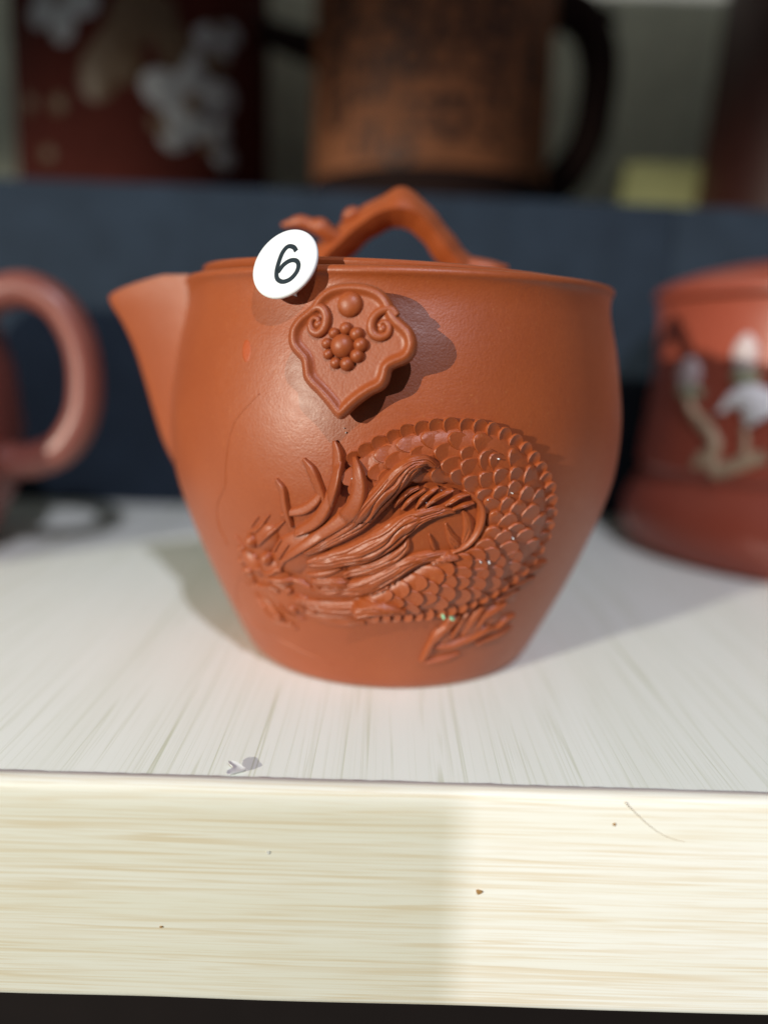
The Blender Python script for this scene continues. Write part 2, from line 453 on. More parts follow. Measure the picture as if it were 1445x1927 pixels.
# ------------------------------------------------------------------ the dragon teapot
D = {
 'locks':[('top',0.17,[(0.553,4.273,0.063),(0.388,4.358,0.173),(0.192,4.275,0.299),(-0.046,4.01,0.364),(-0.322,3.67,0.384),(-0.618,3.309,0.325),(-1.084,2.978,0.215),(-1.495,2.778,0.101)]),('mid',0.17,[(0.95,3.546,0.065),(0.759,3.565,0.177),(0.469,3.504,0.258),(0.186,3.343,0.356),(-0.146,3.074,0.441),(-0.545,2.834,0.414),(-1.017,2.704,0.318),(-1.476,2.59,0.153)]),('low',0.15,[(1.066,2.831,0.067),(0.853,2.818,0.15),(0.536,2.783,0.215),(0.228,2.648,0.283),(-0.087,2.438,0.336),(-0.47,2.242,0.339),(-0.978,2.122,0.274),(-1.521,2.062,0.122)]),('fan',0.1,[(0.224,3.121,0.041),(0.183,2.938,0.181),(-0.049,2.727,0.232),(-0.368,2.56,0.217),(-0.851,2.411,0.135)]),('jaw',0.12,[(-1.481,2.267,0.12),(-0.964,2.253,0.273),(-0.718,2.205,0.17),(-0.52,2.199,0.043)]),('beard',0.13,[(0.257,1.852,0.104),(-0.022,1.898,0.224),(-0.379,1.903,0.276),(-0.91,1.78,0.331),(-1.469,1.759,0.246),(-1.93,1.819,0.106)]),('faint',0.05,[(-0.52,1.492,0.105),(-0.946,1.478,0.212),(-1.408,1.49,0.196),(-1.818,1.561,0.089)]),('back',0.12,[(-0.365,3.834,0.064),(-0.445,3.664,0.192),(-0.657,3.456,0.226),(-1.02,3.192,0.164),(-1.364,3.006,0.083)])],
 'antlers':[(0.13,[(-0.947,4.578,0.071),(-0.885,4.351,0.158),(-0.9,4.011,0.168),(-1.007,3.714,0.185),(-1.152,3.446,0.195),(-1.353,3.251,0.165),(-1.665,3.083,0.1)]),(0.09,[(-1.439,4.276,0.064),(-1.309,4.114,0.144),(-1.217,3.907,0.145),(-1.153,3.745,0.129),(-1.106,3.622,0.081)]),(0.08,[(-1.149,3.871,0.08),(-1.226,3.672,0.13),(-1.448,3.49,0.139),(-1.735,3.399,0.099),(-1.903,3.345,0.05)]),(0.09,[(-1.924,3.923,0.057),(-1.819,3.772,0.115),(-1.801,3.559,0.124),(-1.78,3.359,0.125),(-1.742,3.166,0.083)]),(0.14,[(-0.624,4.365,0.063),(-0.556,4.152,0.166),(-0.528,3.909,0.215),(-0.594,3.656,0.233),(-0.769,3.431,0.227),(-1.017,3.237,0.197),(-1.364,3.006,0.158),(-1.758,2.747,0.119),(-2.092,2.509,0.061)])],
 'ridges':[(0.08,[(-2.753,2.899,0.052),(-2.5,3.012,0.095),(-2.336,3.137,0.094),(-2.138,3.317,0.042)]),(0.1,[(-2.466,2.772,0.069),(-2.217,2.978,0.111),(-2.058,3.091,0.101),(-1.86,3.243,0.042)]),(0.07,[(-2.136,2.725,0.069),(-1.962,2.937,0.051)]),(0.07,[(-2.038,2.624,0.069),(-1.79,2.903,0.051)]),(0.05,[(-2.598,3.054,0.052),(-2.387,3.249,0.043)]),(0.07,[(-3.104,2.803,0.071),(-2.965,2.593,0.089)]),(0.08,[(-2.685,2.326,0.053),(-2.404,2.293,0.088),(-2.118,2.417,0.104),(-1.893,2.624,0.051)]),(0.12,[(-2.561,2.227,0.071),(-2.181,2.209,0.123),(-1.832,2.181,0.139),(-1.604,2.092,0.139),(-1.356,2.001,0.069)]),(0.09,[(-3.297,1.924,0.074),(-2.931,1.893,0.119),(-2.519,1.99,0.108),(-2.267,1.951,0.071)]),(0.07,[(-1.848,1.894,0.088),(-1.64,1.778,0.088)]),(0.08,[(-3.117,1.709,0.074),(-2.923,1.47,0.121),(-2.685,1.255,0.111),(-2.149,1.177,0.073)]),(0.07,[(-2.388,1.701,0.09),(-2.191,1.5,0.1),(-1.862,1.414,0.054)]),(0.08,[(-1.485,2.541,0.051),(-1.17,2.633,0.135),(-0.821,2.796,0.05)]),(0.08,[(-1.566,2.385,0.051),(-1.246,2.432,0.136),(-0.888,2.544,0.05)])],
 'head':[(-1.714,2.705,0.661,0.364,25,0.13),(-2.809,2.364,0.314,0.215,-40,0.13),(-2.264,1.775,0.546,0.298,-25,0.09),(-1.247,2.422,0.496,0.397,0,0.1),(-2.271,2.315,0.397,0.265,-30,0.14),(-2.297,2.891,0.331,0.231,40,0.1),(-3.093,2.038,0.215,0.149,-20,0.09),(-2.705,1.427,0.38,0.165,-35,0.07)],
 'knobs':[(-3.165,2.319,0.107,0.083,0,0.13),(-2.848,2.277,0.116,0.083,-20,0.15),(-3.09,2.552,0.083,0.066,0,0.1),(-3.096,2.15,0.083,0.066,0,0.1),(-2.496,2.117,0.107,0.083,-30,0.12),(-2.059,1.964,0.083,0.074,0,0.12),(-2.034,1.645,0.124,0.074,-30,0.11),(-1.719,1.84,0.107,0.066,-30,0.11),(-2.286,1.231,0.107,0.058,-20,0.08),(-2.1,2.4,0.074,0.058,0,0.12),(-2.532,1.373,0.107,0.066,-30,0.09),(-2.908,1.495,0.099,0.066,-40,0.09),(-1.62,1.612,0.116,0.066,-20,0.08),(-1.39,2.179,0.132,0.066,-25,0.1)],
 'eyes':[(-2.663,2.789),(-2.342,2.549)],
 'whiskers':[[(-2.273,5.213,0.033),(-2.614,4.909,0.041),(-2.803,4.689,0.05),(-2.929,4.341,0.051),(-3.011,3.988,0.051),(-3.095,3.669,0.061),(-3.438,3.299,0.062),(-3.591,2.941,0.063),(-3.497,2.566,0.064)],[(-3.273,2.074,0.055),(-3.773,1.739,0.057),(-4.19,1.319,0.059),(-3.923,0.991,0.059),(-2.996,0.805,0.057),(-2.157,0.623,0.056),(-1.412,0.479,0.037)]],
 'claws':[(0.11,[(3.124,2.516,0.045),(2.879,2.47,0.178),(2.591,2.407,0.212),(2.315,2.36,0.193),(2.084,2.264,0.122),(1.945,2.156,0.052)]),(0.09,[(2.957,2.234,0.045),(2.691,2.211,0.143),(2.421,2.123,0.178),(2.152,2.031,0.124)]),(0.08,[(2.646,2.03,0.054),(2.395,1.98,0.143),(2.119,1.867,0.124)]),(0.1,[(2.405,1.821,0.072),(2.244,1.702,0.198),(2.026,1.599,0.215),(1.911,1.436,0.18),(1.841,1.287,0.091)]),(0.11,[(1.416,1.657,0.071),(1.257,1.56,0.212),(1.155,1.413,0.195),(1.002,1.264,0.232),(0.917,1.109,0.171),(0.839,0.902,0.163),(0.741,0.691,0.055)]),(0.1,[(2.836,1.484,0.074),(2.58,1.391,0.184),(2.402,1.283,0.165),(2.099,1.256,0.219),(1.803,1.12,0.182),(1.444,1.016,0.182),(0.979,1.001,0.054)]),(0.08,[(2.92,1.222,0.056),(2.649,1.131,0.14),(2.339,1.075,0.12),(2.035,0.977,0.055)]),(0.06,[(0.864,0.663,0.073),(1.247,0.725,0.092),(1.679,0.817,0.037)]),(0.09,[(1.859,1.832,0.088),(1.761,1.627,0.178),(1.662,1.418,0.161),(1.588,1.199,0.054)]),(0.08,[(1.565,1.71,0.053),(1.456,1.524,0.133),(1.394,1.329,0.125),(1.317,1.177,0.054)]),(0.07,[(2.167,1.755,0.054),(2.13,1.543,0.126),(2.157,1.339,0.055)])],
 'leaves':[(0.06,[(0.808,3.355,0.041),(0.903,3.166,0.148),(1.017,3.009,0.215),(1.118,2.857,0.117)]),(0.05,[(0.558,3.178,0.033),(0.615,3.052,0.082),(0.683,2.923,0.074)]),(0.06,[(1.06,3.578,0.049),(1.176,3.384,0.18),(1.214,3.158,0.198),(1.139,2.95,0.1)]),(0.08,[(-0.017,3.622,0.04),(0.06,3.742,0.112),(0.185,3.861,0.111),(0.344,3.938,0.064)]),(0.08,[(0.091,3.574,0.04),(0.223,3.746,0.096),(0.443,3.907,0.064)]),(0.08,[(0.313,3.605,0.04),(0.425,3.783,0.096),(0.637,3.942,0.056)]),(0.08,[(0.46,3.632,0.04),(0.631,3.784,0.096),(0.873,3.901,0.056)]),(0.08,[(0.76,3.65,0.04),(0.936,3.767,0.096),(1.136,3.831,0.048)]),(0.07,[(0.886,3.581,0.04),(1.05,3.656,0.073),(1.221,3.695,0.04)])],
 'inner_edge':[(1.043,3.899,0.064),(1.239,3.771,0.113),(1.369,3.597,0.147),(1.388,3.377,0.156),(1.333,3.172,0.149),(1.189,2.985,0.133),(0.967,2.862,0.066)],
 'body_pairs':[((-0.655,4.331),(-0.446,3.407)),((-0.223,4.602),(-0.079,3.763)),((0.246,4.787),(0.237,3.961)),((0.806,4.859),(0.726,3.967)),((1.357,4.816),(1.01,3.883)),((1.819,4.637),(1.249,3.686)),((2.246,4.297),(1.402,3.509)),((2.555,3.881),(1.444,3.33)),((2.705,3.47),(1.41,3.123)),((2.746,2.998),(1.314,2.98)),((2.53,2.535),(1.124,2.876)),((2.011,2.139),(0.904,2.788)),((1.399,1.881),(0.549,2.66)),((0.664,1.756),(0.241,2.466)),((-0.068,1.729),(-0.227,2.205)),((-0.595,1.701),(-0.685,1.944))],
 'paws':[(1.737,1.388,0.364,0.231,-20,0.07),(1.209,1.207,0.248,0.198,-35,0.06),(2.202,1.534,0.281,0.182,-25,0.07),(2.522,2.274,0.281,0.149,-25,0.06),(2.417,1.936,0.281,0.132,-25,0.05)],
 'fleck':[(0.989,1.746),(1.178,1.694)],
 'spots':[(-2.648,5.845)],
 'plaque':{'C':[-0.6409,-4.9955,5.9965],'e1':[0.9847,-0.1745,0.0],'e2':[0.0243,0.137,0.9903],'n':[-0.1728,-0.9751,0.1392],'out':[(-0.026,0.855),(0.219,0.852),(0.42,0.802),(0.556,0.719),(0.65,0.603),(0.712,0.477),(0.771,0.393),(0.885,0.3),(0.977,0.207),(1.033,0.059),(1.025,-0.069),(0.967,-0.188),(0.873,-0.255),(0.744,-0.312),(0.692,-0.357),(0.675,-0.443),(0.637,-0.552),(0.564,-0.63),(0.435,-0.7),(0.306,-0.792),(0.178,-0.906),(0.083,-1.008),(-0.004,-1.066),(-0.085,-1.026),(-0.206,-0.889),(-0.349,-0.741),(-0.492,-0.615),(-0.57,-0.508),(-0.6,-0.378),(-0.623,-0.269),(-0.696,-0.195),(-0.78,-0.099),(-0.826,0.032),(-0.817,0.185),(-0.765,0.295),(-0.679,0.395),(-0.569,0.484),(-0.505,0.55),(-0.452,0.637),(-0.356,0.736),(-0.225,0.813)],'dome':(0.057,0.545),'flower':(-0.02,-0.038),'beads':[(0.019,0.209,0.0937734433608402),(0.179,0.133,0.10315078769692423),(0.247,-0.016,0.10783945986496625),(0.2,-0.168,0.10315078769692423),(0.061,-0.287,0.10315078769692423),(-0.106,-0.279,0.0843960990247562),(-0.22,-0.159,0.07501875468867217),(-0.246,-0.007,0.07970742685671418),(-0.15,0.14,0.07970742685671418)],'scroll1':[(-0.494,0.431),(-0.411,0.493),(-0.32,0.467),(-0.269,0.349),(-0.295,0.208),(-0.382,0.13),(-0.474,0.171),(-0.502,0.268),(-0.46,0.345),(-0.391,0.325),(-0.395,0.256)],'scroll2':[(0.748,0.403),(0.656,0.487),(0.537,0.473),(0.431,0.397),(0.382,0.278),(0.411,0.15),(0.513,0.099),(0.62,0.144),(0.637,0.252),(0.567,0.314),(0.504,0.27),(0.54,0.217)]},
 'sticker':{'C':[-1.5907,-4.2804,7.1438],'e1':[0.6595,0.0209,0.7515],'e2':[-0.6622,0.4893,0.5675],'n':[-0.3558,-0.8719,0.3365],'r':[0.55,0.547],'six':[(0.248,-0.046),(0.263,0.039),(0.215,0.122),(0.102,0.126),(-0.045,0.061),(-0.165,-0.02),(-0.233,-0.111),(-0.216,-0.217),(-0.121,-0.289),(0.01,-0.298),(0.11,-0.251),(0.146,-0.167),(0.094,-0.08),(-0.019,-0.036),(-0.161,-0.046)],'ext':[(0.55,-0.063),(-0.547,0.008),(-0.037,0.506),(-0.04,-0.547)]},
}

AX = (0.17, -0.42)
PROF = [(0, 2.78), (.12, 2.88), (.35, 3.01), (.72, 3.19), (1.56, 3.58), (2.38, 3.91), (3.07, 4.15), (3.6, 4.29), (4.24, 4.36), (4.85, 4.35), (5.44, 4.27), (6.03, 4.16), (6.43, 4.06), (6.72, 4.00), (6.9, 4.00), (7.05, 4.04), (8, 4.1)]
def _slopes():
    n = len(PROF); m = []
    for i in range(n):
        if i == 0: m.append((PROF[1][1] - PROF[0][1]) / (PROF[1][0] - PROF[0][0])); continue
        if i == n - 1: m.append((PROF[-1][1] - PROF[-2][1]) / (PROF[-1][0] - PROF[-2][0])); continue
        h0 = PROF[i][0] - PROF[i - 1][0]; h1 = PROF[i + 1][0] - PROF[i][0]
        d0 = (PROF[i][1] - PROF[i - 1][1]) / h0; d1 = (PROF[i + 1][1] - PROF[i][1]) / h1
        m.append((d0 * h1 + d1 * h0) / (h0 + h1))
    return m
SL = _slopes()
def rad_at(z):
    z = max(0, min(7.9, z))
    i = 0
    while i < len(PROF) - 2 and PROF[i + 1][0] < z: i += 1
    h = PROF[i + 1][0] - PROF[i][0]; t = (z - PROF[i][0]) / h
    return ((2 * t ** 3 - 3 * t * t + 1) * PROF[i][1] + (t ** 3 - 2 * t * t + t) * h * SL[i]
            + (-2 * t ** 3 + 3 * t * t) * PROF[i + 1][1] + (t ** 3 - t * t) * h * SL[i + 1])
R0 = 4.4
def on_pot(s, z, h=0.0):
    """a point h above the pot's wall; s runs round the wall (0 faces the front), z is the height"""
    th = s / R0
    r = rad_at(z)
    dr = (rad_at(z + .02) - rad_at(z - .02)) / .04
    c = 1 / math.sqrt(1 + dr * dr)
    rr = r + h * c
    return (AX[0] + math.sin(th) * rr, AX[1] - math.cos(th) * rr, z - h * dr * c)

pot = tag(empty('teapot', (AX[0], AX[1], 0)),
          'orange-red clay teapot with carved scaly dragon, standing in the middle of the shelf', 'teapot')
zs = [i * 7.0 / 90 for i in range(91)]
prof = [(0.0, .06), (2.4, .06), (2.5, 0.0), (2.66, .002)] + [(rad_at(z), max(z, .02)) for z in zs]
prof += [(4.045, 7.02), (4.05, 7.06), (4.035, 7.10), (4.0, 7.13), (3.95, 7.14), (3.85, 7.14), (3.80, 7.12), (3.77, 7.06)]
prof += [(rad_at(z) - .32, z) for z in (6.6, 6.0, 5, 4, 3, 2, 1, .5)] + [(0, .42)]
body = lathe('body', prof, AX, CLAY, pot, seg=192)

def spout():
    # horizontal cuts of the pouring lip from the belly up to the mouth; the nose points to -X
    cuts = [(3.2, 4.30, .10), (3.5, 4.44, .22), (4.0, 4.68, .36), (4.6, 4.86, .50), (5.2, 5.02, .62), (5.8, 5.20, .74), (6.3, 5.42, .84), (6.62, 5.62, .90), (6.78, 5.67, .93)]
    C = cr(cuts, 40)
    K = 41
    v = []
    for i, (z, nose, hw) in enumerate(C):
        top = i / 39
        for j in range(K):
            t = j / (K - 1) * 2 - 1
            a = abs(t)
            # pointed nose with softly concave flanks running into the wall
            rb = rad_at(min(z, 7.0))
            y = hw * (t * (.55 + .45 * a))
            e = (1 - a ** 1.7) ** .95
            xb = math.sqrt(max(rb * rb - (hw * t) ** 2, .1)) - .14
            x = xb + (nose - xb) * e
            zz = z + (max(0, top - .62) / .38) ** 1.5 * (.40 * min(1, a * 1.25) ** 1.2)
            v.append((AX[0] - x, AX[1] + y, zz))
    n0 = len(v)
    for i, (z, nose, hw) in enumerate(C):
        top = i / 39
        for j in range(K):
            x, y, zz = v[i * K + j]
            cx, cy = AX[0] - 3.6, AX[1]
            d = Vector((cx - x, cy - y))
            l = max(d.length, .01)
            d = d / l * min(.17, l)
            v.append((x + d.x, y + d.y, zz))
    f = grid_faces(40, K) + grid_faces(40, K, off=n0)
    for j in range(K - 1):
        a = 39 * K + j
        f.append((a, a + 1, a + 1 + n0, a + n0))
    return build('spout', v, f, CLAY, pot, sharp=70)
spout()

# ---- dragon relief, laid out on the wall in (s, z)
pairs = D['body_pairs']
OUTL = cr([p[0] for p in pairs], 160)
INL = cr([p[1] for p in pairs], 160)
CEN = [((a[0] + b[0]) / 2, (a[1] + b[1]) / 2) for a, b in zip(OUTL, INL)]
HWD = [math.hypot(a[0] - b[0], a[1] - b[1]) / 2 for a, b in zip(OUTL, INL)]
def slab_h(s, z):
    best = None
    for i in range(0, 160, 2):
        dd = (s - CEN[i][0]) ** 2 + (z - CEN[i][1]) ** 2
        if best is None or dd < best[0]: best = (dd, i)
    v = math.sqrt(best[0]) / HWD[best[1]]
    if v >= 1: return 0.0
    return .05 + .12 * (1 - v ** 3)

def relief_sweep(name, path, H, parent, ridges=0, base=None, K=13, N=None, power=2.2, rd=.22, mat=CLAY, sharp=0, seed=0.0, skew=0.0):
    N = N or max(8, 6 * len(path))
    P = cr(path, N)
    wm = max(p[2] for p in P)
    v = []
    for i, p in enumerate(P):
        a, b = P[max(i - 1, 0)], P[min(i + 1, N - 1)]
        tx, tz = b[0] - a[0], b[1] - a[1]
        l = math.hypot(tx, tz) or 1
        nx, nz = -tz / l, tx / l
        hw = max(p[2], .02) / 2
        Hi = H * min(1, (p[2] / wm)) ** .6
        for k in range(K):
            x = k / (K - 1) * 2 - 1
            s, z = p[0] + nx * hw * x, p[1] + nz * hw * x
            if k in (0, K - 1):
                h = -.03
            else:
                pr = 1 - abs(x) ** power
                if ridges:
                    wob = noise.noise(V(i * .06 + seed, x * 1.5, seed))
                    cs = 1 - abs(math.sin(ridges * PI / 2 * (x + .5 * wob) + seed))       # narrow cut grooves
                    fade = .45 + .55 * noise.noise(V(i * .05, x * 1.5, seed + 5)) + .35
                    pr *= 1 - rd * 1.25 * fade * cs ** 2.2 + .18 * noise.noise(V(i * .10 + seed, x * 2.0, 2 + seed)) + .13 * noise.noise(V(i * .05 + seed, x * 11, 3))
                if skew:
                    pr *= 1 - skew * (1 - x) / 2
                h = Hi * pr
                h += base(s, z) if base else 0
            v.append(on_pot(s, z, h))
    f = grid_faces(N, K)
    f += [tuple(range(K)), tuple((N - 1) * K + k for k in range(K))]
    return build(name, v, f, mat, parent, sharp=sharp)

# trunk of the coiled body
def trunk():
    K = 15
    v = []
    for i in range(160):
        for k in range(K):
            x = k / (K - 1) * 2 - 1
            s = CEN[i][0] + (OUTL[i][0] - INL[i][0]) / 2 * x
            z = CEN[i][1] + (OUTL[i][1] - INL[i][1]) / 2 * x
            h = -.03 if k in (0, K - 1) else .02 + .12 * (1 - abs(x) ** 3)
            v.append(on_pot(s, z, h))
    f = grid_faces(160, K) + [tuple(range(K)), tuple(159 * K + k for k in range(K))]
    return build('dragon_relief', v, f, CLAY, pot, sharp=0)
dragon = trunk()

def blob(name, b, parent, mat=CLAY, n=10, m=20, base=0.0):
    s0, z0, rx, ry, rot, h = b
    ca, sa = math.cos(rad(rot)), math.sin(rad(rot))
    v = [on_pot(s0, z0, base + h)]
    for i in range(1, n + 1):
        u = i / n
        for j in range(m):
            a = 2 * PI * j / m
            x, y = rx * u * math.cos(a), ry * u * math.sin(a)
            hh = base + h * (1 - u * u) ** .75 if i < n else -.03
            v.append(on_pot(s0 + x * ca - y * sa, z0 + x * sa + y * ca, hh))
    f = [(0, 1 + j, 1 + (j + 1) % m) for j in range(m)]
    for i in range(n - 1):
        for j in range(m):
            f.append((1 + i * m + j, 1 + (i + 1) * m + j, 1 + (i + 1) * m + (j + 1) % m, 1 + i * m + (j + 1) % m))
    return build(name, v, f, mat, parent, sharp=0)

def scale_piece(name, s, z, ds, dz, L, W, h_root, h_tip, parent, dish=0.0, th=.05, base=None):
    """one overlapping scale: (ds,dz) points to its free, rounded end, which stands proud"""
    l = math.hypot(ds, dz); ds, dz = ds / l, dz / l
    ns, nz = -dz, ds
    M = 14
    out = []
    for j in range(M):
        a = 2 * PI * j / M
        x, y = math.cos(a), math.sin(a)
        if x < 0: y = y * (1 - .35 * x * x); x = x * 1.0
        out.append((x, y))
    v = []
    jit = random.uniform(-.008, .008)
    def put(x, y, dh):
        q, r = s + ds * x * L / 2 + ns * y * W / 2, z + dz * x * L / 2 + nz * y * W / 2
        b = base(q, r) if base else 0.0
        h = b + h_root + (h_tip - h_root) * (x + 1) / 2 + jit + dh
        v.append(on_pot(q, r, h))
    put(0.05, 0, -.002 - dish)
    for x, y in out: put(x * .62, y * .62, -.004 - dish * .6)
    for x, y in out: put(x * .92, y * .92, .006)
    for x, y in out: put(x, y, -.012)
    for x, y in out: put(x * 1.0, y * 1.0, -th - .03)
    f = [(0, 1 + j, 1 + (j + 1) % M) for j in range(M)]
    for r in range(3):
        for j in range(M):
            a = 1 + r * M
            f.append((a + j, a + M + j, a + M + (j + 1) % M, a + (j + 1) % M))
    return build(name, v, f, CLAY, parent, sharp=50)

def seg_len(i): return math.hypot(CEN[i + 1][0] - CEN[i][0], CEN[i + 1][1] - CEN[i][1])
ARC = [0]
for i in range(159): ARC.append(ARC[-1] + seg_len(i))
def at_arc(a, x):
    a = max(0, min(ARC[-1] - 1e-4, a))
    i = 0
    while ARC[i + 1] < a: i += 1
    t = (a - ARC[i]) / (ARC[i + 1] - ARC[i])
    lerp = lambda p, q: (p[0] + (q[0] - p[0]) * t, p[1] + (q[1] - p[1]) * t)
    c, o, n = lerp(CEN[i], CEN[i + 1]), lerp(OUTL[i], OUTL[i + 1]), lerp(INL[i], INL[i + 1])
    p = (c[0] + (o[0] - n[0]) / 2 * x, c[1] + (o[1] - n[1]) / 2 * x)
    return p, (CEN[i][0] - CEN[i + 1][0], CEN[i][1] - CEN[i + 1][1]), math.hypot(o[0] - n[0], o[1] - n[1]) / 2, (o[0] - n[0], o[1] - n[1])
# rows of scales; the free ends point back along the coil, turned a little outwards
col_step = .335
ncol = int(ARC[-1] / col_step)
for c in range(ncol, -1, -1):
    a = c * col_step + .1
    for stag in (0, 1):
        _, _, hw, _ = at_arc(a, 0)
        rows = 5 if hw > .56 else (4 if hw > .40 else 3 if hw > .25 else 2)
        for rI in range(rows):
            if rI % 2 != stag: continue
            x = -.82 + 1.5 * (rI + .5) / rows + random.uniform(-.03, .03)
            (s, z), (tx, tz), hw, (ox, oz) = at_arc(a - (.5 * col_step if stag else 0) + random.uniform(-.025, .025), x)
            l = math.hypot(tx, tz); lo = math.hypot(ox, oz)
            k = .15 + .35 * x + random.uniform(-.16, .16)
            dx, dz = tx / l + k * ox / lo, tz / l + k * oz / lo
            W = 2 * hw / rows * 1.30
            scale_piece('scale', s, z, dx, dz, .50 * random.uniform(.86, 1.12), W * random.uniform(.88, 1.08),
                        -.06, .055, dragon, base=lambda q, r: slab_h(q, r) - .03)
# scutes along the coil's outer edge
a = .06
while a < ARC[-1] - .1:
    (s, z), (tx, tz), hw, (ox, oz) = at_arc(a, .93)
    lo = math.hypot(ox, oz); l = math.hypot(tx, tz)
    # arc length along the outside differs from the centre line
    i = min(158, max(1, next(k for k in range(159) if ARC[k + 1] >= a)))
    ro = math.hypot(OUTL[i + 1][0] - OUTL[i][0], OUTL[i + 1][1] - OUTL[i][1]) / max(seg_len(i), 1e-4)
    scale_piece('dorsal_scute', s, z, .75 * ox / lo + .8 * tx / l, .75 * oz / lo + .8 * tz / l, .33 * random.uniform(.88, 1.1), .25 * random.uniform(.9, 1.08),
                .03, .135, dragon, dish=.016, th=.12)
    a += .215 / max(ro, .45)

over = lambda s, z: slab_h(s, z) * 1.05
def head_h(s, z):
    m = 0.0
    for s0, z0, rx, ry, rot, h in D['head']:
        ca, sa = math.cos(rad(rot)), math.sin(rad(rot))
        x, y = ((s - s0) * ca + (z - z0) * sa) / rx, (-(s - s0) * sa + (z - z0) * ca) / ry
        u = x * x + y * y
        if u < 1: m = max(m, h * (1 - u) ** .75)
    return m
for i, (nm, H, p) in enumerate(D['locks']):
    relief_sweep('mane_lock', p, H * .85, dragon, ridges=4.6 if H > .1 else 3, base=(lambda s, z: max(over(s, z), head_h(s, z) * .8)) if nm != 'faint' else None, K=33, N=12 * len(p), power=3.6, rd=.30, seed=i * 2.3 + .4)
for i, (H, p) in enumerate(D['antlers']):
    relief_sweep('antler', [(a_, b_, c_ * 1.25) for a_, b_, c_ in p], H * 1.25, dragon, base=lambda s, z: max(head_h(s, z) * .7, over(s, z) * .9), K=17, power=4.0, N=9 * len(p), skew=.6)
for H, p in D['ridges']:
    relief_sweep('face_ridge', p, H * .6, dragon, K=9, power=2.0, base=head_h)
for b in D['head']:
    blob('head_swelling', b, dragon)
for b in D['knobs']:
    blob('face_knob', (*b[:5], b[5] * .55), dragon, n=6, m=14, base=head_h(b[0], b[1]))
for s, z in D['eyes']:
    e = blob('eye', (s, z, .135, .135, 0, .14), dragon, n=9, m=18, base=head_h(s, z) * .8)
for p in D['whiskers']:
    relief_sweep('whisker', p, .012, dragon, K=7, N=60)
for b in D['paws']:
    blob('paw', b, dragon)
for i, (H, p) in enumerate(D['claws']):
    relief_sweep('claw', p, H * .8, dragon, ridges=2, K=15, N=8 * len(p), rd=.35, seed=i * 1.7, base=lambda s, z: .02)
for i, (H, p) in enumerate(D['leaves']):
    relief_sweep('flame_leaf', p, H + .01, dragon, ridges=4, K=17, N=8 * len(p), rd=.4, seed=i * .9, base=(lambda s, z: .03) if i > 2 else None)
relief_sweep('belly_edge', D['inner_edge'], .13, dragon, K=11, N=40)
(s1, z1), (s2, z2) = D['fleck']
tag(blob('residue', (s1, z1, .035, .03, 0, .03), dragon, GREEN, 4, 8, base=.17), 'mint green residue under the lowest scales')
tag(blob('residue', (s2, z2, .075, .02, -20, .03), dragon, GREEN, 4, 10, base=.15), 'longer mint green residue under the lowest scales')

SMEAR = clay('orange_smear', (0.37, 0.058, 0.008), (0.42, 0.07, 0.011), rough=0.5, spec=0.5)
sx, sz_ = D['spots'][0]
tag(blob('smear', (sx, sz_, .11, .21, 12, .003), body, SMEAR, 6, 16), 'small brighter orange smear on the wall left of the button')
random.seed(21)
for i in range(16):
    s_, z_ = random.uniform(-1.2, 2.2), random.uniform(2.2, 4.9)
    h_ = max(slab_h(s_, z_) + .02, .002)
    r_ = random.uniform(.008, .016)
    blob('dust_speck', (s_, z_, r_ * random.uniform(1, 2), r_, random.uniform(0, 180), .012), dragon, PAPER, 3, 7, base=h_)
# ---- cloud-head side handle
Q = D['plaque']
PC, E1, E2, PN = Vector(Q['C']), Vector(Q['e1']), Vector(Q['e2']), Vector(Q['n'])
def pq(a, b, h): return PC + E1 * a + E2 * b + PN * h
def closed_cr(pts, n):
    m = len(pts); out = []
    for i in range(n):
        t = i * m / n; k = int(t); u = t - k
        a, b, c, d = [pts[(k + j) % m] for j in (-1, 0, 1, 2)]
        out.append(tuple(0.5 * (2 * b_ + (c_ - a_) * u + (2 * a_ - 5 * b_ + 4 * c_ - d_) * u * u + (3 * b_ - a_ - 3 * c_ + d_) * u ** 3) for a_, b_, c_, d_ in zip(a, b, c, d)))
    return out
OUT = closed_cr(Q['out'], 164)
n = len(OUT)
c0 = (sum(p[0] for p in OUT) / n, sum(p[1] for p in OUT) / n + .05)
def edge_dist(x, z):
    best = 9
    for i in range(n):
        (ax, az), (bx, bz) = OUT[i], OUT[(i + 1) % n]
        dx, dz = bx - ax, bz - az
        t = max(0, min(1, ((x - ax) * dx + (z - az) * dz) / (dx * dx + dz * dz + 1e-9)))
        best = min(best, math.hypot(x - ax - t * dx, z - az - t * dz))
    return best
HP = [(0, -.045), (.02, -.012), (.045, .02), (.08, .036), (.11, .028), (.14, .0), (.17, -.024), (.20, -.032), (9, -.034)]
def face_h(d):
    for (d0, h0), (d1, h1) in zip(HP, HP[1:]):
        if d <= d1:
            t = (d - d0) / (d1 - d0); t = t * t * (3 - 2 * t) if d1 < 1 else t
            return h0 + (h1 - h0) * t
    return -.034
ks = [1 - i * .018 for i in range(20)] + [.62, .55, .45, .3, .15]
v = []
for k_, h in ((.90, -.22), (.97, -.21), (.995, -.18), (1, -.13)):
    v += [pq(c0[0] + (x - c0[0]) * k_, c0[1] + (z - c0[1]) * k_, h) for x, z in OUT]
for k_ in ks:
    for x, z in OUT:
        x, z = c0[0] + (x - c0[0]) * k_, c0[1] + (z - c0[1]) * k_
        v.append(pq(x, z, face_h(edge_dist(x, z))))
nr = 4 + len(ks)
f = grid_faces(nr, n, closed_k=True)
v += [pq(c0[0], c0[1], -.034), pq(c0[0], c0[1], -.22)]
f += [((nr - 1) * n + j, (nr - 1) * n + (j + 1) % n, nr * n) for j in range(n)]
f += [(j, (j + 1) % n, nr * n + 1) for j in range(n)]
